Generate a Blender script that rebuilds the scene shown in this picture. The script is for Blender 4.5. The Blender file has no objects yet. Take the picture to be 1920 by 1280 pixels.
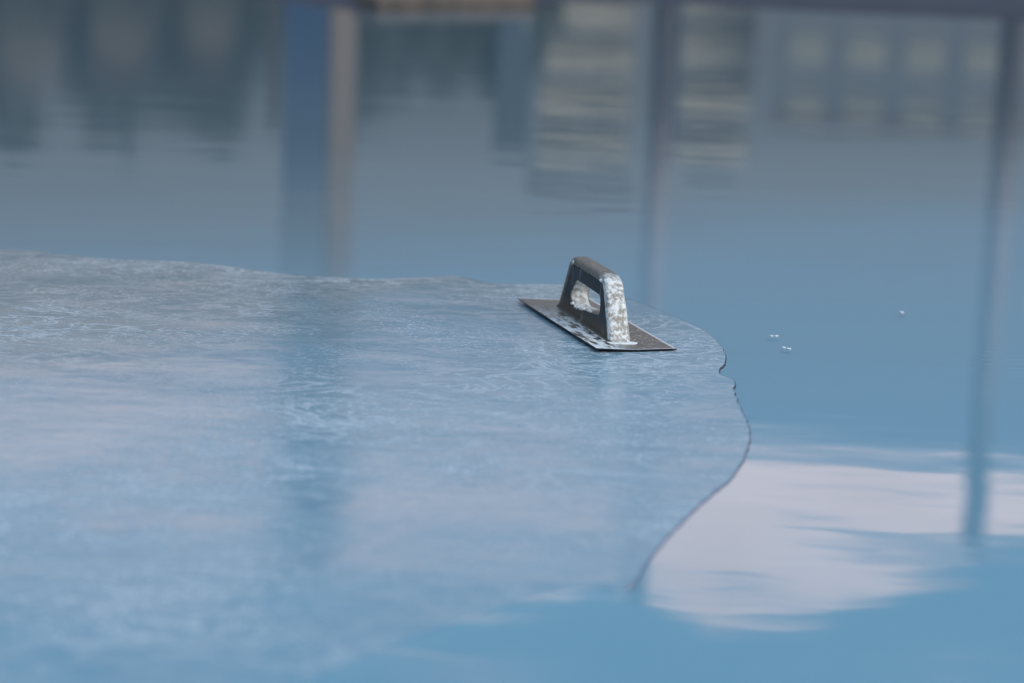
import bpy, bmesh, math, random
from math import radians, sin, cos, tan, pi, atan2
from mathutils import Vector, Matrix, noise

random.seed(7)
S = bpy.context.scene
COL = S.collection

# ------------------------------------------------------------------ camera
CAM_H = 0.64
cd = bpy.data.cameras.new('camera')
cd.lens = 85; cd.sensor_width = 36; cd.clip_start = 0.05; cd.clip_end = 3000
cd.dof.use_dof = True
cd.dof.focus_distance = 3.17
cd.dof.aperture_fstop = 3.0
cam = bpy.data.objects.new('camera', cd)
COL.objects.link(cam)
cam.matrix_world = (Matrix.Translation((0, 0, CAM_H)) @ Matrix.Rotation(radians(90 - 11.5), 4, 'X')
                    @ Matrix.Rotation(radians(2.2), 4, 'Z'))
S.camera = cam

# ------------------------------------------------------------------ exposure
S.view_settings.view_transform = 'Standard'
S.view_settings.look = 'None'
S.view_settings.gamma = 1
S.view_settings.use_curve_mapping = False
S.view_settings.exposure = 0.0


# ------------------------------------------------------------------ node helpers
class NT:
    def __init__(s, tree):
        s.t = tree
        tree.nodes.clear()

    def n(s, typ, **kw):
        nd = s.t.nodes.new(typ)
        for k, v in kw.items():
            if k == 'ins':
                for a, b in v.items():
                    if hasattr(b, 'is_output'):
                        s.t.links.new(b, nd.inputs[a])
                    else:
                        nd.inputs[a].default_value = b
            else:
                setattr(nd, k, v)
        return nd

    def link(s, a, b):
        s.t.links.new(a, b)

    def math(s, op, a, b=0.0, c=0.0, clamp=False):
        nd = s.n('ShaderNodeMath', operation=op, use_clamp=clamp)
        for i, v in enumerate((a, b, c)):
            if hasattr(v, 'is_output'):
                s.t.links.new(v, nd.inputs[i])
            else:
                nd.inputs[i].default_value = v
        return nd.outputs[0]

    def smooth(s, v, lo, hi):
        nd = s.n('ShaderNodeMapRange', interpolation_type='SMOOTHSTEP')
        for i, x in zip((0, 1, 2), (v, lo, hi)):
            if hasattr(x, 'is_output'):
                s.t.links.new(x, nd.inputs[i])
            else:
                nd.inputs[i].default_value = x
        return nd.outputs[0]

    def mix(s, fac, a, b, blend='MIX'):
        nd = s.n('ShaderNodeMix', data_type='RGBA', blend_type=blend)
        for i, v in ((0, fac), (6, a), (7, b)):
            if hasattr(v, 'is_output'):
                s.t.links.new(v, nd.inputs[i])
            elif i == 0:
                nd.inputs[i].default_value = v
            else:
                nd.inputs[i].default_value = (*v, 1) if len(v) == 3 else v
        return nd.outputs[2]

    def ramp(s, fac, stops, interp='LINEAR'):
        nd = s.n('ShaderNodeValToRGB')
        cr = nd.color_ramp
        cr.interpolation = interp
        while len(cr.elements) > 1:
            cr.elements.remove(cr.elements[-1])
        for i, (p, c) in enumerate(stops):
            e = cr.elements[0] if i == 0 else cr.elements.new(p)
            e.position = p
            e.color = (*c, 1) if isinstance(c, (tuple, list)) else (c, c, c, 1)
        s.t.links.new(fac, nd.inputs[0])
        return nd.outputs[0]

    def noise(s, vec, scale, detail=3.0, rough=0.5, dist=0.0):
        nd = s.n('ShaderNodeTexNoise', ins={'Vector': vec, 'Scale': scale, 'Detail': detail, 'Roughness': rough, 'Distortion': dist})
        return nd.outputs[0]

    def mapping(s, vec, scale=(1, 1, 1), rot=(0, 0, 0), loc=(0, 0, 0)):
        return s.n('ShaderNodeMapping', ins={'Vector': vec, 'Scale': scale, 'Rotation': rot, 'Location': loc}).outputs[0]


# ------------------------------------------------------------------ sky
W = bpy.data.worlds.new('sky')
S.world = W
W.use_nodes = True
w = NT(W.node_tree)
tc = w.n('ShaderNodeTexCoord').outputs['Generated']
sp = w.n('ShaderNodeSeparateXYZ', ins={0: tc})
X, Y, Z = sp.outputs
elev = w.math('MULTIPLY', w.math('ARCSINE', Z), 180 / pi)          # degrees
azim = w.math('MULTIPLY', w.math('ARCTAN2', X, Y), 180 / pi)
e01 = w.math('DIVIDE', elev, 90.0, clamp=True)
base = w.ramp(e01, [
    (0.0, (.11, .125, .15)), (5 / 90, (.13, .15, .18)), (7.5 / 90, (.20, .225, .26)), (10 / 90, (.215, .27, .345)),
    (12.5 / 90, (.20, .30, .42)), (14.5 / 90, (.19, .36, .53)), (18 / 90, (.19, .43, .63)), (24 / 90, (.22, .46, .68)),
    (40 / 90, (.30, .50, .75)), (1.0, (.36, .52, .80))])
# the bright side of the sky lies behind the camera to the right
sd = Vector((0.55, -0.75, 0.45)).normalized()
dot = w.n('ShaderNodeVectorMath', operation='DOT_PRODUCT', ins={0: tc, 1: sd}).outputs['Value']
glow = w.math('POWER', w.math('MAXIMUM', dot, 0.0), 2.5)
base = w.mix(glow, base, (1.35, 1.2, 1.05), 'ADD')
# the long cloud bank ahead
a01 = w.math('DIVIDE', w.math('ADD', azim, 14.0), 28.0, clamp=True)
def aramp(pts, sc=20.0, off=10.0, extra=()):
    return w.math('ADD', w.math('MULTIPLY', w.ramp(a01, [((a + 14) / 28, (e - off) / sc) for a, e in pts], 'B_SPLINE'), sc), off)
hi = aramp([(-14, 15.9), (-12.2, 16.2), (-8.4, 17.2), (-4.5, 17.0), (-.8, 17.8), (.76, 17.4), (2.3, 17.0), (3.0, 17.1), (4.2, 17.75),
            (5.3, 17.85), (7.1, 17.7), (8.1, 17.4), (9.1, 17.0), (10.8, 16.2), (12.5, 15.5), (14, 15.0)])
lo = aramp([(-14, 12.5), (-12.2, 12.75), (-9, 12.9), (-6.3, 13.0), (-3.3, 13.5), (.6, 13.8), (6.1, 14.05), (9.6, 14.1), (12.2, 14.1), (14, 14.0)])
cv = w.n('ShaderNodeCombineXYZ', ins={0: azim, 1: w.math('MULTIPLY', elev, 3.0), 2: 0.0}).outputs[0]
n1 = w.math('SUBTRACT', w.noise(cv, .55, 5, .55, .6), .5)
n2 = w.math('SUBTRACT', w.noise(cv, .22, 3, .5), .5)
ev = w.math('ADD', elev, w.math('ADD', w.math('MULTIPLY', n1, .9), w.math('MULTIPLY', n2, .4)))
evl = w.math('ADD', elev, w.math('ADD', w.math('MULTIPLY', n1, .10), w.math('MULTIPLY', n2, .6)))
m_lo = w.smooth(evl, w.math('SUBTRACT', lo, .30), w.math('ADD', lo, .20))
m_hi = w.math('SUBTRACT', 1.0, w.smooth(ev, w.math('SUBTRACT', hi, .12), w.math('ADD', hi, .14)))
bank = w.math('MULTIPLY', m_lo, m_hi)
# blue rift in the right part of the bank
rift_c = aramp([(-14, 15.4), (6.6, 15.42), (7.4, 15.5), (8.4, 15.8), (9.6, 15.97), (11, 15.95), (12.5, 15.5), (14, 15.2)])
rw = w.math('ADD', .07, w.math('MULTIPLY', w.smooth(azim, 6.8, 9.2), .24))
rd = w.math('ABSOLUTE', w.math('SUBTRACT', w.math('ADD', elev, w.math('MULTIPLY', n1, .4)), rift_c))
rift = w.math('MULTIPLY', w.math('SUBTRACT', 1.0, w.smooth(rd, w.math('MULTIPLY', rw, .6), w.math('ADD', rw, .12))), w.smooth(azim, 6.2, 7.6))
bank = w.math('MULTIPLY', bank, w.math('SUBTRACT', 1.0, w.math('MULTIPLY', rift, .95)))
# thin streaks inside the lower right part
st = w.smooth(w.noise(w.n('ShaderNodeCombineXYZ', ins={0: w.math('MULTIPLY', azim, .35), 1: w.math('MULTIPLY', elev, 2.2), 2: 3.1}).outputs[0], 1.0, 3, .5), .48, .62)
st = w.math('MULTIPLY', st, w.math('MULTIPLY', w.smooth(elev, 16.2, 17.0), w.smooth(azim, 1.0, 4.0)))
bank = w.math('MULTIPLY', bank, w.math('SUBTRACT', 1.0, w.math('MULTIPLY', st, .7)))
# pale veil under the bank and faint wisps above it
veil = w.math('MULTIPLY', w.smooth(evl, w.math('SUBTRACT', lo, .9), lo), w.math('MULTIPLY', m_hi, .30))
wisp = w.math('MULTIPLY', w.smooth(w.noise(cv, .16, 4, .55, .5), .5, .75), w.math('MULTIPLY', w.smooth(elev, 17.5, 19), .30))
wx = w.math('DIVIDE', w.math('ADD', azim, 1.9), 2.6)
wy = w.math('DIVIDE', w.math('SUBTRACT', w.math('ADD', elev, w.math('MULTIPLY', azim, -.22)), 19.55), .42)
wl = w.math('SUBTRACT', 1.0, w.smooth(w.math('ADD', w.math('ADD', w.math('MULTIPLY', wx, wx), w.math('MULTIPLY', wy, wy)), w.math('MULTIPLY', n1, 1.2)), .3, 1.2))
cl = w.math('MAXIMUM', w.math('MAXIMUM', bank, veil), w.math('MAXIMUM', wisp, w.math('MULTIPLY', wl, .22)))
cloudcol = w.mix(w.smooth(w.noise(cv, .3, 3), .3, .7), (1.74, 1.26, 1.10), (1.88, 1.42, 1.30))
front = w.smooth(Y, -.1, .3)
skyc = w.mix(w.math('MULTIPLY', cl, front), base, cloudcol)
bg = w.n('ShaderNodeBackground', ins={'Color': skyc, 'Strength': 1.0})
wo = w.n('ShaderNodeOutputWorld')
w.link(bg.outputs[0], wo.inputs[0])

# ------------------------------------------------------------------ sun, low and veiled, behind the camera to the right
sl = bpy.data.lights.new('sun', 'SUN')
sl.energy = 1.0; sl.angle = radians(24); sl.color = (1.0, .9, .78)
so = bpy.data.objects.new('sun', sl)
COL.objects.link(so)
so.rotation_euler = Vector((0.62, -0.62, 0.47)).to_track_quat('Z', 'Y').to_euler()


# ------------------------------------------------------------------ materials
def mat(name, base, rough=.6, metallic=0.0, build=None, spec=.5):
    m = bpy.data.materials.new(name)
    m.use_nodes = True
    g = NT(m.node_tree)
    p = g.n('ShaderNodeBsdfPrincipled', ins={'Base Color': (*base, 1), 'Roughness': rough, 'Metallic': metallic, 'Specular IOR Level': spec})
    o = g.n('ShaderNodeOutputMaterial')
    g.link(p.outputs[0], o.inputs[0])
    if build:
        build(g, p, o)
    return m


def speckle(c0, c1, scale, lo=.4, hi=.6, bump=0.0, det=4):
    def b(g, p, o):
        co = g.n('ShaderNodeTexCoord').outputs['Object']
        f = g.smooth(g.noise(co, scale, det, .6), lo, hi)
        g.link(g.mix(f, c0, c1), p.inputs['Base Color'])
        if bump:
            bp = g.n('ShaderNodeBump', ins={'Strength': .6, 'Distance': bump, 'Height': g.noise(co, scale * 2.5, 4, .6)})
            g.link(bp.outputs[0], p.inputs['Normal'])
    return b


M = {}
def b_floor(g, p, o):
    # blue coating, greyed towards the far edge: duller far light painted into the colour
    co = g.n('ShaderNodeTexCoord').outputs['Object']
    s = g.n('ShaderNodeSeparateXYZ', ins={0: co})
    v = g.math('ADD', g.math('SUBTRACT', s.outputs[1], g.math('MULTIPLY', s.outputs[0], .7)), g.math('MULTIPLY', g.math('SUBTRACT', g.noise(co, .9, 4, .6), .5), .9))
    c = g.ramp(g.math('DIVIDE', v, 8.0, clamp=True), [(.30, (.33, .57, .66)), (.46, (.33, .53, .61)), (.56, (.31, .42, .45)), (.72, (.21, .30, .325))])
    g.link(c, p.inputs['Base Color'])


M['floor'] = mat('blue floor coating with far light painted in', (.33, .57, .66), .5, build=b_floor)


def b_water(g, p, o):
    co = g.n('ShaderNodeTexCoord').outputs['Object']
    a = g.noise(g.mapping(co, (2.2, 5.0, 1)), 1.0, 2, .5)
    b = g.noise(g.mapping(co, (7, 16, 1), (0, 0, .12)), 1.0, 2, .5)
    # a patch of fine wind ripples at the right
    wv = g.n('ShaderNodeTexWave', wave_type='BANDS', bands_direction='Y',
             ins={'Vector': g.mapping(co, (1, 1, 1), (0, 0, -.15)), 'Scale': 12.0, 'Distortion': 2.5, 'Detail': 2.0, 'Detail Scale': 1.5}).outputs[1]
    s = g.n('ShaderNodeSeparateXYZ', ins={0: co})
    dx = g.math('DIVIDE', g.math('SUBTRACT', s.outputs[0], .75), .16)
    dy = g.math('DIVIDE', g.math('SUBTRACT', s.outputs[1], 3.12), .20)
    r2 = g.math('ADD', g.math('MULTIPLY', dx, dx), g.math('MULTIPLY', dy, dy))
    patch = g.math('SUBTRACT', 1.0, g.smooth(r2, .1, 1.0))
    h = g.math('ADD', g.math('MULTIPLY', a, .0008), g.math('MULTIPLY', b, .00012))
    h = g.math('ADD', h, g.math('MULTIPLY', g.math('MULTIPLY', wv, patch), .00016))
    bp = g.n('ShaderNodeBump', ins={'Strength': 1.0, 'Distance': 1.0, 'Height': h})
    fr = g.n('ShaderNodeFresnel', ins={'IOR': 1.333, 'Normal': bp.outputs[0]})
    tr = g.n('ShaderNodeBsdfTransparent')
    # light wind roughens the far water, most of all at the left
    far = g.math('MULTIPLY', g.smooth(s.outputs[1], 4.0, 6.5), g.smooth(s.outputs[0], .15, -.55))
    rough = g.math('ADD', .034, g.math('MULTIPLY', far, .045))
    gl = g.n('ShaderNodeBsdfGlossy', ins={'Color': (1, 1, 1, 1), 'Roughness': rough, 'Normal': bp.outputs[0]})
    mx = g.n('ShaderNodeMixShader', ins={0: fr.outputs[0], 1: tr.outputs[0], 2: gl.outputs[0]})
    g.link(mx.outputs[0], o.inputs[0])


M['water'] = mat('still water film', (.5, .6, .7), build=b_water)


def b_screed(g, p, o):
    co = g.n('ShaderNodeTexCoord').outputs['Object']
    big = g.noise(co, 2.6, 4, .55, .4)
    # trowel swirls: stretched, strongly distorted noise ridges
    sw = g.noise(g.mapping(co, (5, 9, 1), (0, 0, .5)), 1.6, 6, .62, 1.6)
    ridge = g.math('SUBTRACT', 1.0, g.smooth(g.math('ABSOLUTE', g.math('SUBTRACT', sw, .5)), .0, .05))
    sw2 = g.noise(g.mapping(co, (9, 26, 1), (0, 0, -.35)), 1.5, 6, .65, 1.0)
    ridge2 = g.math('SUBTRACT', 1.0, g.smooth(g.math('ABSOLUTE', g.math('SUBTRACT', sw2, .47)), .0, .035))
    fine = g.smooth(g.noise(co, 190, 3, .6), .52, .68)
    patch = g.smooth(big, .42, .66)
    f = g.math('MULTIPLY', g.math('MAXIMUM', g.math('MULTIPLY', ridge, .55), g.math('MULTIPLY', ridge2, .5)), g.math('ADD', .25, patch))
    f = g.math('ADD', f, g.math('MULTIPLY', fine, g.math('MULTIPLY', g.smooth(g.noise(co, 5, 3, .5), .4, .62), .6)), clamp=True)
    s = g.n('ShaderNodeSeparateXYZ', ins={0: co})
    far_grey = g.smooth(g.math('ADD', g.math('SUBTRACT', s.outputs[1], g.math('MULTIPLY', s.outputs[0], .8)), g.math('MULTIPLY', g.math('SUBTRACT', big, .5), 1.2)), 2.7, 3.9)  # greyer far left, bluer near: the mirrored sky's tone painted into the colour
    c = g.mix(far_grey, g.mix(big, (.14, .285, .385), (.18, .325, .415)), g.mix(big, (.12, .185, .215), (.16, .225, .245)))
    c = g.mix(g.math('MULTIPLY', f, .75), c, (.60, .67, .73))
    g.link(c, p.inputs['Base Color'])
    rg = g.math('ADD', .11, g.math('MULTIPLY', g.math('ADD', g.math('MULTIPLY', patch, .05), g.math('MULTIPLY', f, .22)), 1.0))
    g.link(rg, p.inputs['Roughness'])
    h = g.math('ADD', g.math('MULTIPLY', g.noise(g.mapping(co, (6, 9, 1)), 1.0, 2, .45), .0013), g.math('MULTIPLY', f, .00012))
    h = g.math('ADD', h, g.math('MULTIPLY', g.noise(co, 240, 2, .5), .00005))
    bp = g.n('ShaderNodeBump', ins={'Strength': 1.0, 'Distance': 1.0, 'Height': h})
    g.link(bp.outputs[0], p.inputs['Normal'])
    p.inputs['IOR'].default_value = 1.24


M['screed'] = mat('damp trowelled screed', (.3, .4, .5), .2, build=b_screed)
def b_edge(g, p, o):
    co = g.n('ShaderNodeTexCoord').outputs['Object']
    n = g.noise(co, 9, 3, .6)
    y = g.n('ShaderNodeSeparateXYZ', ins={0: co}).outputs[1]
    f = g.smooth(g.math('ADD', y, g.math('MULTIPLY', g.math('SUBTRACT', n, .5), .4)), 2.35, 2.8)
    g.link(g.mix(f, (.17, .17, .24), (.045, .035, .06)), p.inputs['Base Color'])


M['screed_edge'] = mat('soaked screed edge', (.06, .05, .08), .5, build=b_edge)
M['slate'] = mat('slate blue sheet steel', (.055, .09, .13), .6)
M['asphalt'] = mat('dark yard ground', (.03, .035, .055), .9, build=speckle((.025, .03, .05), (.036, .04, .058), 6))
M['kerb'] = mat('kerb concrete', (.10, .085, .075), .85, build=speckle((.08, .07, .065), (.12, .10, .088), 9))
def banded(bands):
    # colour bands by height: [(z, colour), ...]
    def b(g, p, o):
        co = g.n('ShaderNodeTexCoord').outputs['Object']
        z = g.n('ShaderNodeSeparateXYZ', ins={0: co}).outputs[2]
        z = g.math('DIVIDE', z, 10.0, clamp=True)
        c = g.ramp(z, [(q / 10, k) for q, k in bands])
        g.link(g.mix(g.noise(co, 5, 3), c, (.9, .9, .9), 'MULTIPLY'), p.inputs['Base Color'])
    return b


M['blue_steel'] = mat('blue painted steel', (.005, .05, .15), .6, build=speckle((.004, .045, .14), (.006, .055, .16), 5))
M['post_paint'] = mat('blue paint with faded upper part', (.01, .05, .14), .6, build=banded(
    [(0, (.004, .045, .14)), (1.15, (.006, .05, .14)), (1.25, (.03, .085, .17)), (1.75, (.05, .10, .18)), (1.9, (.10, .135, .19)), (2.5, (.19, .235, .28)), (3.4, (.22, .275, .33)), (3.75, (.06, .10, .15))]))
M['tan_wood'] = mat('tan timber', (.25, .19, .15), .7, build=speckle((.23, .175, .145), (.28, .21, .165), 4))
M['brown_wood'] = mat('brown timber', (.15, .12, .11), .8, build=speckle((.14, .11, .10), (.165, .13, .115), 4))
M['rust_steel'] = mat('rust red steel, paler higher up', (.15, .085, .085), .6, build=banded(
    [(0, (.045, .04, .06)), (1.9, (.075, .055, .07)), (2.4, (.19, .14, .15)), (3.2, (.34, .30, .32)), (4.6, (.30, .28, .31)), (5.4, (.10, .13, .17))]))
M['leaf'] = mat('dark leaves', (.02, .045, .04), .7, build=speckle((.010, .028, .034), (.03, .052, .052), 1.2))
M['leaf_pale'] = mat('dull green leaves', (.05, .075, .075), .7, build=speckle((.04, .06, .065), (.07, .095, .085), 1.2))
M['bark'] = mat('bark', (.05, .04, .035), .9, build=speckle((.04, .03, .03), (.07, .055, .045), 6))
M['wall_grey'] = mat('grey render', (.19, .215, .245), .85, build=speckle((.18, .205, .235), (.20, .225, .255), .4))
M['cream'] = mat('cream render', (.50, .46, .37), .8, build=speckle((.46, .42, .34), (.54, .50, .40), .5))
M['tile'] = mat('roof tiles', (.16, .11, .095), .85, build=speckle((.13, .09, .08), (.19, .13, .11), 1))
M['pale'] = mat('pale blind', (.42, .41, .34), .8)
M['glass'] = mat('window glass with blinds', (.13, .15, .17), .4)


def b_handle(g, p, o):
    co = g.n('ShaderNodeTexCoord').outputs['Object']
    s = g.n('ShaderNodeSeparateXYZ', ins={0: co})
    n = g.noise(co, 70, 5, .65, .3)
    n3 = g.noise(co, 190, 3, .6)
    # the front post is thickly smeared with dried white mortar, the grip is worn bare
    fr = g.smooth(g.math('ADD', s.outputs[1], g.math('MULTIPLY', g.math('SUBTRACT', n, .5), .05)), -.058, -.088)
    fr2 = g.math('MULTIPLY', g.smooth(s.outputs[1], -.02, .03), g.math('MULTIPLY', g.smooth(s.outputs[2], .068, .056), g.smooth(g.math('ABSOLUTE', s.outputs[0]), .0122, .0108)))
    peel = g.smooth(g.math('ADD', n, g.math('MULTIPLY', g.math('SUBTRACT', n3, .5), .7)), .26, .54)
    thr = g.math('MULTIPLY', g.math('MAXIMUM', fr, fr2), peel)
    body = g.mix(g.smooth(n3, .4, .62), (.13, .105, .085), (.21, .175, .145))
    body = g.mix(g.math('MAXIMUM', fr, fr2), body, g.mix(n3, (.22, .20, .165), (.46, .43, .37)))
    white = g.mix(g.smooth(n3, .35, .65), (.45, .45, .43), (.72, .74, .74))
    g.link(g.mix(thr, body, white), p.inputs['Base Color'])
    bp = g.n('ShaderNodeBump', ins={'Strength': .8, 'Distance': .0016, 'Height': g.math('ADD', thr, g.math('MULTIPLY', n3, .4))})
    g.link(bp.outputs[0], p.inputs['Normal'])


M['handle'] = mat('worn handle plastic smeared with mortar', (.2, .17, .14), .55, build=b_handle)


def b_web(g, p, o):
    co = g.n('ShaderNodeTexCoord').outputs['Object']
    n = g.noise(g.mapping(co, (60, 60, 16)), 1.0, 4, .6)
    f = g.smooth(n, .56, .68)
    c = g.mix(g.noise(co, 40, 3), (.024, .031, .04), (.055, .062, .068))
    s = g.n('ShaderNodeSeparateXYZ', ins={0: co})
    low = g.smooth(s.outputs[2], .03, .006)
    c = g.mix(g.math('MULTIPLY', low, .7), c, (.12, .095, .07))
    g.link(g.mix(g.math('MULTIPLY', f, .35), c, (.45, .5, .55)), p.inputs['Base Color'])


M['web'] = mat('dark plastic handle web', (.05, .06, .07), .65, build=b_web, spec=.25)


def b_blade(g, p, o):
    co = g.n('ShaderNodeTexCoord').outputs['Object']
    s = g.n('ShaderNodeSeparateXYZ', ins={0: co})
    n = g.noise(co, 38, 5, .65, .4)
    n2 = g.noise(g.mapping(co, (90, 26, 1), (0, 0, .3)), 1.0, 4, .65)
    c = g.mix(g.smooth(g.noise(co, 130, 3), .35, .65), (.055, .050, .040), (.13, .118, .098))
    spots = g.smooth(g.noise(co, 200, 2), .60, .67)
    c = g.mix(g.math('MULTIPLY', spots, .8), c, (.55, .46, .30))
    # mortar along the left side, towards the front foot
    left = g.math('MULTIPLY', g.smooth(s.outputs[0], .0, -.03), g.smooth(s.outputs[1], .17, -.04))
    mort = g.math('MULTIPLY', left, g.smooth(n2, .40, .56))
    c = g.mix(mort, c, (.66, .69, .70))
    # bright rim along the right edge and both ends
    rim = g.smooth(s.outputs[0], .0505, .0530)
    rim = g.math('MAXIMUM', rim, g.smooth(g.math('ABSOLUTE', s.outputs[1]), .1735, .1755))
    g.link(g.mix(g.math('MULTIPLY', rim, .85), c, (.72, .76, .80)), p.inputs['Base Color'])
    g.link(g.math('MULTIPLY', g.math('SUBTRACT', 1.0, mort), .35), p.inputs['Metallic'])
    g.link(g.math('ADD', .3, g.math('MULTIPLY', mort, .5)), p.inputs['Roughness'])
    bp = g.n('ShaderNodeBump', ins={'Strength': .7, 'Distance': .0009, 'Height': g.math('ADD', mort, g.math('MULTIPLY', n, .3))})
    g.link(bp.outputs[0], p.inputs['Normal'])


M['blade'] = mat('trowel blade steel', (.1, .09, .08), .35, build=b_blade)
M['blade_edge'] = mat('dark blade underside', (.012, .014, .03), .4, .3)  # near-black on edges and underside: the shadow line painted in
M['mortar'] = mat('dried white mortar', (.74, .76, .76), .85, build=speckle((.62, .63, .62), (.82, .84, .84), 160, bump=.0006))
M['screw'] = mat('screw metal', (.45, .52, .48), .35, .8, build=speckle((.38, .46, .42), (.55, .62, .58), 200))
M['foam'] = mat('pale foam', (.6, .63, .67), .5, build=speckle((.52, .55, .6), (.7, .72, .75), 300))


# ------------------------------------------------------------------ mesh helpers
def obj(name, bm, m, parent=None, smooth=False):
    bmesh.ops.recalc_face_normals(bm, faces=bm.faces[:])
    me = bpy.data.meshes.new(name)
    bm.to_mesh(me); bm.free()
    for mm in (m if isinstance(m, (list, tuple)) else [m]):
        me.materials.append(mm)
    if smooth:
        for f in me.polygons:
            f.use_smooth = True
    o = bpy.data.objects.new(name, me)
    COL.objects.link(o)
    if parent:
        o.parent = parent
    return o


def tag(o, label=None, cat=None, group=None, kind=None):
    if label: o['label'] = label
    if cat: o['category'] = cat
    if group: o['group'] = group
    if kind: o['kind'] = kind
    return o


def empty(name, loc, rz=0, label=None, cat=None, group=None):
    o = bpy.data.objects.new(name, None)
    o.empty_display_size = .1
    COL.objects.link(o)
    o.location = loc
    o.rotation_euler = (0, 0, rz)
    return tag(o, label, cat, group)


def add_box(bm, x0, x1, y0, y1, z0, z1):
    r = bmesh.ops.create_cube(bm, size=1)
    for v in r['verts']:
        v.co = Vector(((x0 + x1) / 2 + v.co.x * (x1 - x0), (y0 + y1) / 2 + v.co.y * (y1 - y0), (z0 + z1) / 2 + v.co.z * (z1 - z0)))
    return r['verts']


def catmull(pts, k=6, closed=True):
    n = len(pts); out = []
    for i in range(n if closed else n - 1):
        g = lambda j: Vector(pts[j % n]) if closed else Vector(pts[max(0, min(n - 1, j))])
        p0, p1, p2, p3 = g(i - 1), g(i), g(i + 1), g(i + 2)
        for q in range(k):
            t = q / k
            out.append(.5 * ((2 * p1) + (p2 - p0) * t + (2 * p0 - 5 * p1 + 4 * p2 - p3) * t * t + (3 * p1 - p0 - 3 * p2 + p3) * t ** 3))
    return out


def offset_loop(pts, d):
    """move a closed 2-D loop outward by d (loop runs clockwise seen from above)"""
    n = len(pts); out = []
    for i in range(n):
        t = (pts[(i + 1) % n] - pts[i - 1])
        t = t.normalized() if t.length > 1e-9 else Vector((1, 0))
        out.append(pts[i] + Vector((-t.y, t.x)) * d)
    return out


# ------------------------------------------------------------------ the ground: floor, water, screed
SHORE = [(-0.801, 3.705), (-0.75, 3.701), (-0.695, 3.674), (-0.609, 3.649), (-0.511, 3.652), (-0.443, 3.629), (-0.357, 3.586),
         (-0.275, 3.567), (-0.211, 3.568), (-0.141, 3.597), (-0.093, 3.617), (-0.064, 3.596), (-0.027, 3.567), (0.029, 3.575),
         (0.077, 3.576), (0.124, 3.541), (0.169, 3.485), (0.205, 3.413), (0.245, 3.32), (0.269, 3.241), (0.279, 3.167), (0.281, 3.104),
         (0.275, 3.046), (0.265, 3.005), (0.265, 2.98), (0.272, 2.965), (0.28, 2.948), (0.275, 2.889), (0.274, 2.831), (0.276, 2.761),
         (0.276, 2.694), (0.268, 2.616), (0.253, 2.53), (0.235, 2.46), (0.21, 2.392), (0.18, 2.307), (0.155, 2.227), (0.133, 2.145),
         (0.119, 2.085), (0.108, 2.058), (0.084, 2.059), (0.055, 2.049), (0.027, 2.024), (0.004, 2.003), (-0.023, 1.97), (-0.062, 1.919),
         (-0.103, 1.866), (-0.134, 1.823), (-0.162, 1.77), (-0.22, 1.70), (-0.32, 1.62), (-0.48, 1.56), (-0.70, 1.55), (-1.0, 1.60),
         (-1.5, 1.8), (-2.0, 2.1), (-2.3, 2.6), (-2.2, 3.2), (-1.9, 3.6), (-1.5, 3.75), (-1.1, 3.74)]
SCREED_Z = .0026
loop = catmull(SHORE, 5)
# fine raggedness of the broken edge
rag = []
for i, p in enumerate(loop):
    q = Vector((p.x * 55, p.y * 55, 0))
    d = noise.noise(q) * .0022 + noise.noise(q * 3.1) * .001
    rag.append(p + Vector((d, d * .6)))
loop = rag


def loop_edges(bm, pts, z):
    vs = [bm.verts.new((p.x, p.y, z)) for p in pts]
    es = [bm.edges.new((vs[i], vs[(i + 1) % len(vs)])) for i in range(len(vs))]
    return vs, es


FAR = [(-9, 14.5), (-4.5, 12.5), (-2.2, 11.2), (-1.25, 10.4), (-0.86, 9.75), (-0.672, 9.5), (-0.351, 9.77), (-0.053, 10.15), (0.261, 10.7), (0.608, 10.85), (0.937, 10.7), (1.387, 10.55), (2.087, 10.5), (3.4, 10.2), (5.5, 9.4), (9, 8.8)]

# floor slab
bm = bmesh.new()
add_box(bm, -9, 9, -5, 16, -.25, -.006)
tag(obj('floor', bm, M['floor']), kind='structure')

# screed layer: top, rounded lip, wall down to the floor
bm = bmesh.new()
def sm(x, a, b):
    t = max(0, min(1, (x - a) / (b - a)))
    return t * t * (3 - 2 * t)


# towards the camera the layer thins out to a feather edge
feather = [sm(p.x, .115, .06) * sm(p.y, 2.25, 2.1) for p in loop]
rings = []
for t in (1.0, .75, .5, .25, .08):
    rings.append([(p + Vector((0, .30 * t * f)), SCREED_Z * (1 - f) + f * (.0005 + (SCREED_Z - .0005) * t))
                  for p, f in zip(offset_loop(loop, -.0035 - .004 * t), feather)])
for d, dz, df in ((-.0012, .0004, .0001), (0, .0014, .0003), (.0003, .0029, .0008), (.02, .0089, .0068)):
    rings.append([(p, SCREED_Z - dz if f < .01 else (SCREED_Z - dz) * (1 - f) + f * (.0005 - df)) for p, f in zip(offset_loop(loop, d), feather)])
vr = []
for ring in rings:
    vr.append([bm.verts.new((p.x, p.y, z)) for p, z in ring])
n = len(loop)
for k, (a, b) in enumerate(zip(vr, vr[1:])):
    for i in range(n):
        f = bm.faces.new((a[i], a[(i + 1) % n], b[(i + 1) % n], b[i]))
        if k == len(vr) - 2:                      # under water
            f.material_index = 2
        elif k >= len(vr) - 4 and feather[i] < .02:
            f.material_index = 1
es = [bm.edges.get((vr[0][i], vr[0][(i + 1) % n])) for i in range(n)]
bmesh.ops.triangle_fill(bm, use_beauty=True, use_dissolve=False, edges=es)
tag(obj('wet_screed', bm, [M['screed'], M['screed_edge'], M['floor']]), 'pale damp trowelled screed patch with scuffed swirls, the trowel lies on it', 'screed', kind='stuff')

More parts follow.
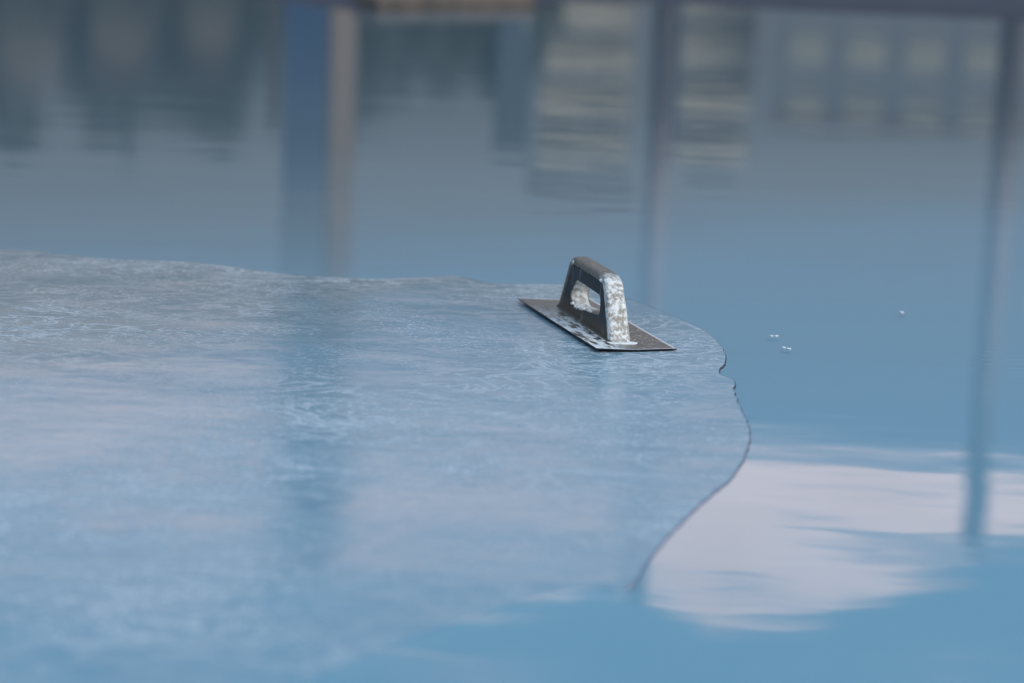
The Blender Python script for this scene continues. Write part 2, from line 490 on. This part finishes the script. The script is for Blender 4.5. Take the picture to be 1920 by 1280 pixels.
# water film around it
bm = bmesh.new()
outer = [Vector(p) for p in FAR] + [Vector(p) for p in ((9, -4.5), (-9, -4.5))]
_, e1 = loop_edges(bm, outer, 0.0)
_, e2 = loop_edges(bm, offset_loop(loop, .0002), 0.0)
bmesh.ops.triangle_fill(bm, use_beauty=True, use_dissolve=False, edges=e1 + e2, normal=(0, 0, 1))
tag(obj('water', bm, M['water']), 'still shallow water covering the floor and mirroring the sky and posts', 'water', kind='stuff')

# ground beyond the water
bm = bmesh.new()
v0 = [bm.verts.new((x, y + .02, -.004)) for x, y in FAR]
v1 = [bm.verts.new((x, y + .30, .02)) for x, y in FAR]
v2 = [bm.verts.new((x * 40, 600, .02)) for x, y in FAR]
for a, b in ((v0, v1), (v1, v2)):
    for i in range(len(FAR) - 1):
        bm.faces.new((a[i], a[i + 1], b[i + 1], b[i]))
tag(obj('ground', bm, M['asphalt']), kind='structure')


# low kerb stone on the far edge
bm = bmesh.new()
add_box(bm, -.40, .40, -.09, .09, -.004, .052)
kb = tag(obj('kerb_stone', bm, M['kerb']), 'low tan kerb stone on the far edge of the water, left of the centre', 'kerb')
kb.location = (-.32, 9.92, 0); kb.rotation_euler = (0, 0, radians(38))
b = kb.modifiers.new('bevel', 'BEVEL'); b.width = .012; b.segments = 3

# ------------------------------------------------------------------ the trowel
TR = empty('plastering_trowel', (.1111, 3.2649, SCREED_Z), radians(17.2),
           'long rectangular hand trowel with mortar smeared closed handle lying on the screed', 'trowel')
BW, BL = .1113 / 2, .3547 / 2
bm = bmesh.new()
# blade: a slightly bowed thin plate, left edge a touch raised
NX, NY = 10, 28
def bz(u, v):
    return .0012 + .0030 * max(0, -u / BW) ** 1.3 + .0005 * (v / BL) ** 2
T = .0016
gt = [[bm.verts.new((BW * (2 * i / NX - 1), BL * (2 * j / NY - 1), bz(BW * (2 * i / NX - 1), BL * (2 * j / NY - 1)) + T)) for i in range(NX + 1)] for j in range(NY + 1)]
gb = [[bm.verts.new((BW * (2 * i / NX - 1), BL * (2 * j / NY - 1), bz(BW * (2 * i / NX - 1), BL * (2 * j / NY - 1)))) for i in range(NX + 1)] for j in range(NY + 1)]
for j in range(NY):
    for i in range(NX):
        bm.faces.new((gt[j][i], gt[j][i + 1], gt[j + 1][i + 1], gt[j + 1][i]))
        f = bm.faces.new((gb[j][i], gb[j + 1][i], gb[j + 1][i + 1], gb[j][i + 1])); f.material_index = 1
for j in range(NY):
    for i in (0, NX):
        f = bm.faces.new((gt[j][i], gt[j + 1][i], gb[j + 1][i], gb[j][i])); f.material_index = 1
for i in range(NX):
    for j in (0, NY):
        f = bm.faces.new((gt[j][i], gt[j][i + 1], gb[j][i + 1], gb[j][i])); f.material_index = 1
obj('blade', bm, [M['blade'], M['blade_edge']], TR)

# handle: centre line of the strap in (y, z), from the front foot over the grip to the rear foot
HZ = .0030                                   # top of the blade under the handle
HR = empty_z = None
PATH = [(-.1305, .000), (-.1235, .013), (-.106, .044), (-.0925, .066), (-.086, .0735), (-.076, .0775), (-.05, .0785), (0, .0785), (.045, .0785),
        (.068, .0775), (.078, .0735), (.0845, .066), (.101, .040), (.118, .012), (.1255, .000)]
ctr = catmull([(a, b) for a, b in PATH], 4, closed=False) + [Vector(PATH[-1])]


def half_width(z):
    return .0152 - .0026 * min(1, z / .078)


bm = bmesh.new()
prev = None
nseg = len(ctr)
for i, p in enumerate(ctr):
    t = (ctr[min(i + 1, nseg - 1)] - ctr[max(i - 1, 0)]).normalized()
    nrm = Vector((-t.y, t.x))               # outward (front/up)
    hw = half_width(p.y)
    th = .013
    sec = []
    # D section: rounded outside, flat inside
    for k in range(11):
        a = pi * k / 10
        sx, sn = cos(a), sin(a)
        sec.append((hw * (abs(sx) ** .6) * (1 if sx >= 0 else -1), -.0035 + .0075 * (sn ** .7)))
    sec += [(-hw, -.007), (-hw + .003, -.0095), (hw - .003, -.0095), (hw, -.007)]
    ring = []
    for x, o_ in sec:
        y = p.x + nrm.x * o_
        z = p.y + nrm.y * o_
        wob = noise.noise(Vector((x * 90, y * 90, z * 90))) * .0006
        ring.append(bm.verts.new((x + wob, y + nrm.x * wob, max(z + nrm.y * wob, -.0002))))
    if prev:
        m_ = len(ring)
        for k in range(m_):
            bm.faces.new((prev[k], prev[(k + 1) % m_], ring[(k + 1) % m_], ring[k]))
    else:
        bm.faces.new(ring)
    prev = ring
bm.faces.new(prev)
HANDLE = obj('handle', bm, M['handle'], TR, smooth=True)
HANDLE.location = (-.0012, 0, HZ)
HANDLE.rotation_euler = (0, 0, radians(-2.4))

# web: the flat wall inside the strap, with the hand opening
def rounded(poly, r, k=5):
    out = []
    n = len(poly)
    for i in range(n):
        p0, p1, p2 = Vector(poly[i - 1]), Vector(poly[i]), Vector(poly[(i + 1) % n])
        d0, d1 = (p0 - p1), (p2 - p1)
        rr = min(r, d0.length * .45, d1.length * .45)
        a, b = p1 + d0.normalized() * rr, p1 + d1.normalized() * rr
        for q in range(k + 1):
            t = q / k
            out.append(a * (1 - t) ** 2 + p1 * 2 * t * (1 - t) + b * t * t)
    return out


outp = rounded([(-.126, .000), (-.086, .070), (.079, .070), (.121, .000)], .008)
holep = rounded([(-.075, .0255), (-.072, .0525), (.047, .0535), (.074, .027), (.056, .0135)], .011)
bm = bmesh.new()
sides = []
for sx in (-1, 1):
    ov = [bm.verts.new((sx * (half_width(p.y) - .0012), p.x, p.y)) for p in outp]
    hv = [bm.verts.new((sx * (half_width(p.y) - .0012), p.x, p.y)) for p in holep]
    e = [bm.edges.new((L[i], L[(i + 1) % len(L)])) for L in (ov, hv) for i in range(len(L))]
    bmesh.ops.triangle_fill(bm, use_beauty=True, use_dissolve=False, edges=e, normal=(sx, 0, 0))
    sides.append((ov, hv))
for L0, L1 in zip(sides[0], sides[1]):
    for i in range(len(L0)):
        j = (i + 1) % len(L0)
        f = bm.faces.new((L0[i], L0[j], L1[j], L1[i]))
        if L0 is sides[0][1]:
            f.material_index = 1
WEB = obj('web', bm, [M['web'], M['handle']], HANDLE)
bv = WEB.modifiers.new('bevel', 'BEVEL'); bv.width = .0016; bv.segments = 3; bv.limit_method = 'ANGLE'; bv.angle_limit = radians(40)

# foot flange between web and blade
bm = bmesh.new()
fl = rounded([(-.0175, -.133), (.0175, -.133), (.0175, .131), (-.0175, .131)], .008)
va = [bm.verts.new((p.x, p.y, -.0005)) for p in fl]
vb = [bm.verts.new((p.x * .93, p.y * .995, .0030)) for p in fl]
bm.faces.new(va); bm.faces.new(vb)
for i in range(len(fl)):
    j = (i + 1) % len(fl)
    bm.faces.new((va[i], va[j], vb[j], vb[i]))
obj('mounting_flange', bm, M['web'], HANDLE)


def blob(bm, c, r, seed, sub=2, amp=.35):
    rr = bmesh.ops.create_icosphere(bm, subdivisions=sub, radius=1)
    for v in rr['verts']:
        k = 1 + amp * noise.noise(v.co * 1.7 + Vector((seed, seed * 2.1, 0)))
        v.co = Vector((c[0] + v.co.x * r[0] * k, c[1] + v.co.y * r[1] * k, c[2] + v.co.z * r[2] * k))


# dried mortar: a crust round the front foot and crumbs along the lower rim of the opening
bm = bmesh.new()
N = 40
lay = []
for (ro, z) in ((1.0, -.0012), (.94, .0004), (.80, .0012), (.5, .0018)):
    ring = []
    for k in range(N):
        a = 2 * pi * k / N
        j = 1 + .28 * noise.noise(Vector((cos(a) * 2.2, sin(a) * 2.2, 4.7))) + .10 * noise.noise(Vector((cos(a) * 7, sin(a) * 7, 1)))
        ring.append(bm.verts.new((.001 + cos(a) * .0255 * ro * j, -.1335 + sin(a) * .0125 * ro * j, z)))
    lay.append(ring)
for a, b in zip(lay, lay[1:]):
    for k in range(N):
        bm.faces.new((a[k], a[(k + 1) % N], b[(k + 1) % N], b[k]))
bm.faces.new(lay[-1]); bm.faces.new(lay[0])
tag(obj('mortar_crust', bm, M['mortar'], HANDLE, smooth=True), 'white dried mortar crust round the front foot')
for k, (y, z, s) in enumerate([(.061, .0165, .0030), (.047, .0145, .0028), (.033, .0160, .0036), (.020, .0175, .0040), (.009, .0188, .0038), (-.018, .0215, .0030), (-.030, .0225, .0024)]):
    bm = bmesh.new()
    blob(bm, (-.0125 + .001 * (k % 2), y, z), (s * .9, s * 1.25, s * .8), k)
    obj('mortar_crumb', bm, M['mortar'], HANDLE, smooth=True)
bm = bmesh.new()
blob(bm, (-.0125, -.0735, .0735), (.0028, .0036, .0028), 31)
obj('mortar_crumb', bm, M['mortar'], HANDLE, smooth=True)

# screw head in the rear end of the grip, seen from the left
bm = bmesh.new()
bmesh.ops.create_cone(bm, cap_ends=True, segments=20, radius1=.0042, radius2=.0036, depth=.003,
                      matrix=Matrix.Translation((-.0128, .066, .0735)) @ Matrix.Rotation(radians(-90), 4, 'Y'))
tag(obj('screw', bm, M['screw'], HANDLE), 'pale greenish metal screw head')

# ------------------------------------------------------------------ foam flecks on the water
def fleck(loc, parts, label):
    bm = bmesh.new()
    for k, (dx, dy, a, b) in enumerate(parts):
        blob(bm, (dx, dy, .0006), (a, b, .0011), k + loc[0] * 9, 2, .5)
    o = obj('foam_fleck', bm, M['foam'], smooth=True)
    o.location = loc
    tag(o, label, 'foam', 'foam flecks on the water')


fleck((.358, 3.251, 0), [(-.003, 0, .0034, .003), (.004, .001, .003, .0025)], 'small pale foam fleck on the water, farther of the pair right of the screed edge')
fleck((.367, 3.170, 0), [(-.003, .004, .003, .005), (.003, -.003, .0036, .004)], 'small pale foam fleck on the water, nearer of the pair right of the screed edge')
fleck((.565, 3.465, 0), [(0, 0, .004, .006)], 'faint foam fleck farthest out on the water at the right')

# ------------------------------------------------------------------ posts mirrored in the water
def post(name, x, y, wx, wy, h, m, capm, label, cat, rz=0, group=None, pk=.8):
    r = empty(name, (x, y, 0), rz, label, cat, group)
    bm = bmesh.new(); add_box(bm, -wx / 2, wx / 2, -wy / 2, wy / 2, .03, h)
    sh = obj('shaft', bm, m, r)
    b = sh.modifiers.new('bevel', 'BEVEL'); b.width = min(wx, wy) * .06; b.segments = 2
    bm = bmesh.new(); add_box(bm, -wx * pk, wx * pk, -wy * .8, wy * .8, 0, .05); obj('base_plate', bm, m, r)
    bm = bmesh.new()
    vs = add_box(bm, -wx * .5, wx * .5, -wy * .55, wy * .55, h, h + .04)
    obj('cap', bm, capm, r)
    return r


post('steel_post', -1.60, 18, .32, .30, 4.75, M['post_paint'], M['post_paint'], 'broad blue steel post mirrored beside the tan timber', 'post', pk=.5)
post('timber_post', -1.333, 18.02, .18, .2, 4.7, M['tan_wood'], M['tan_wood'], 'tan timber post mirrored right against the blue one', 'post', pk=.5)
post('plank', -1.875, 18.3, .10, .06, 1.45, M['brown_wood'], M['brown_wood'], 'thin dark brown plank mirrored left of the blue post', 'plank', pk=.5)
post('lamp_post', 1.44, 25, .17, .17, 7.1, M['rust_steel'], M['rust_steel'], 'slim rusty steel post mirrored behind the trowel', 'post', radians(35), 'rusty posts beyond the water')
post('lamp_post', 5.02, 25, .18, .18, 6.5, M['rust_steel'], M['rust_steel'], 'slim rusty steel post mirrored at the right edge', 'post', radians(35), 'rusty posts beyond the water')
bx = empty('storage_locker', (-.11, 30, 0), 0, 'dark slate storage locker mirrored near the top centre', 'locker')
bm = bmesh.new(); add_box(bm, -.21, .21, -.3, .3, .05, 2.95); obj('body', bm, M['slate'], bx)
bm = bmesh.new(); add_box(bm, -.18, .18, -.33, -.3, .15, 2.85); dr = obj('door', bm, M['slate'], bx)
bm = bmesh.new(); add_box(bm, .12, .15, -.36, -.33, 1.2, 1.5); obj('handle', bm, M['screw'], dr)
bm = bmesh.new(); add_box(bm, -.23, .23, -.34, .32, 2.95, 3.02); obj('lid', bm, M['slate'], bx)

# ------------------------------------------------------------------ trees
def tree(x, y, h, rx, label, m, nl=900, seed=0):
    rnd = random.Random(seed)
    r = empty('tree', (x, y, 0), 0, label, 'tree', 'trees beyond the water')
    bm = bmesh.new()
    prev = None
    for k in range(5):
        z = h * .5 * k / 4
        rad = .22 * (1 - .12 * k)
        ring = [bm.verts.new((cos(a * pi / 4) * rad + .1 * sin(k), sin(a * pi / 4) * rad, z)) for a in range(8)]
        if prev:
            for i in range(8):
                bm.faces.new((prev[i], prev[(i + 1) % 8], ring[(i + 1) % 8], ring[i]))
        prev = ring
    obj('trunk', bm, M['bark'], r)
    bm = bmesh.new()
    lobes = [(rnd.uniform(-.5, .5) * rx, rnd.uniform(-.4, .4) * rx, h * rnd.uniform(.35, .8), rnd.uniform(.35, .55) * rx, rnd.uniform(.16, .25) * h) for _ in range(8)]
    lobes.append((0, 0, h * .5, rx * .8, h * .42))
    for _ in range(nl):
        L = rnd.choice(lobes)
        while True:
            v = Vector((rnd.uniform(-1, 1), rnd.uniform(-1, 1), rnd.uniform(-1, 1)))
            if .3 < v.length < 1:
                break
        p = Vector((L[0] + v.x * L[3], L[1] + v.y * L[3], L[2] + v.z * L[4]))
        p.z = max(p.z, .3)
        q = Vector((rnd.gauss(0, 1), rnd.gauss(0, 1), rnd.gauss(0, 1))).normalized()
        u = q.orthogonal().normalized(); t = q.cross(u)
        s = rnd.uniform(.22, .45)
        bm.faces.new([bm.verts.new(p + u * s), bm.verts.new(p + t * s * .6), bm.verts.new(p - u * s), bm.verts.new(p - t * s * .6)])
    obj('foliage', bm, m, r)


TREES = [(-16.9, 72, 9.4, 3.2, 'leaf', 'dark bushy tree leftmost in the mirrored tree line'),
         (-13.4, 82, 10.2, 3.4, 'leaf', 'dark tree second from the left in the mirrored tree line'),
         (-9.8, 73, 8.6, 3.0, 'leaf', 'dark tree left of the blue post in the mirror image'),
         (-6.2, 83, 9.2, 3.2, 'leaf', 'dark tree mirrored just behind the blue post'),
         (-3.6, 74, 7.4, 2.6, 'leaf_pale', 'dull green tree mirrored right of the tan timber post'),
         (-1.0, 84, 8.4, 2.6, 'leaf', 'dark tree mirrored left of the slate locker'),
         (.3, 75, 6.4, 1.5, 'leaf_pale', 'small dull green tree mirrored over the slate locker')]
for i, (x, y, h, rx, mk, lab) in enumerate(TREES):
    tree(x, y, h, rx, lab, M[mk], 1500, i + 3)


# ------------------------------------------------------------------ buildings beyond
def building(name, x0, x1, y, depth, h, rows, cols, label, z0=2.0, floor_h=3.0, slab=True, rz=0):
    cx = (x0 + x1) / 2
    wd = (x1 - x0)
    r = empty(name, (cx, y, 0), rz, label, 'building')
    bm = bmesh.new(); add_box(bm, -wd / 2, wd / 2, 0, depth, 0, h); obj('wall', bm, M['wall_grey'], r)
    bm = bmesh.new(); add_box(bm, -wd / 2 - .3, wd / 2 + .3, -.3, depth + .3, h, h + .35); obj('roof', bm, M['tile'], r)
    for k in rows:
        z = z0 + k * floor_h
        if slab:
            bm = bmesh.new()
            add_box(bm, -wd / 2 + .2, wd / 2 - .2, -1.1, 0, z, z + .18)
            add_box(bm, -wd / 2 + .2, wd / 2 - .2, -1.1, -1.0, z + .18, z + 1.05)
            obj('balcony', bm, M['cream'], r)
        for c in range(cols):
            xa = -wd / 2 + wd * (c + .18) / cols; xb = -wd / 2 + wd * (c + .82) / cols
            bm = bmesh.new(); add_box(bm, xa, xb, -.12, .02, z + (1.15 if slab else .3), z + (2.6 if slab else 1.6))
            wn = obj('window', bm, M['glass' if slab else 'pale'], r)
            bm = bmesh.new(); add_box(bm, xa + .15, xb - .15, -.15, -.12, z + (1.3 if slab else .5), z + (2.45 if slab else 1.4))
            obj('pane', bm, M['glass' if slab else 'pale'], wn)
    return r


building('apartment_building', 1.0, 7.4, 160, 14, 21.6, range(0, 7), 2, 'tall pale apartment block with stacked balconies mirrored left of the rusty post', .4, 2.95)
building('house', 10.1, 15.0, 158, 12, 17.6, range(2, 6), 1, 'narrow house with balcony rows mirrored right of the rusty post', 1.6, 3.2)
building('townhouse', 15.6, 34, 150, 12, 15.2, range(0, 4), 5, 'long grey building with two rows of pale windows mirrored at the right', 2.6, 3.7, slab=False, rz=radians(-18))


def shed(x, y, wd, h, label):
    r = empty('garden_shed', (x, y, 0), 0, label, 'shed', 'sheds before the trees')
    bm = bmesh.new(); add_box(bm, -wd / 2, wd / 2, 0, 2.2, 0, h * .91); obj('base_wall', bm, M['leaf'], r)
    bm = bmesh.new(); add_box(bm, -wd / 2, wd / 2, -.02, 2.22, h * .91, h); obj('upper_wall', bm, M['tan_wood'], r)
    bm = bmesh.new()
    a = [bm.verts.new(p) for p in ((-wd / 2 - .1, -.15, h), (wd / 2 + .1, -.15, h), (wd * .2, -.15, h + .35), (-wd / 2 - .1, 2.35, h), (wd / 2 + .1, 2.35, h), (wd * .2, 2.35, h + .35))]
    for f in ((0, 1, 2), (3, 4, 5), (0, 2, 5, 3), (1, 2, 5, 4), (0, 1, 4, 3)):
        bm.faces.new([a[i] for i in f])
    obj('roof', bm, M['tan_wood'], r)


shed(-7.85, 60, 1.1, 4.15, 'tan topped shed mirrored left of the blue post')
shed(-10.4, 62, 1.3, 4.75, 'wider tan topped shed mirrored second left of the blue post')
shed(-13.2, 64, 1.3, 5.4, 'tan topped shed mirrored at the far left')
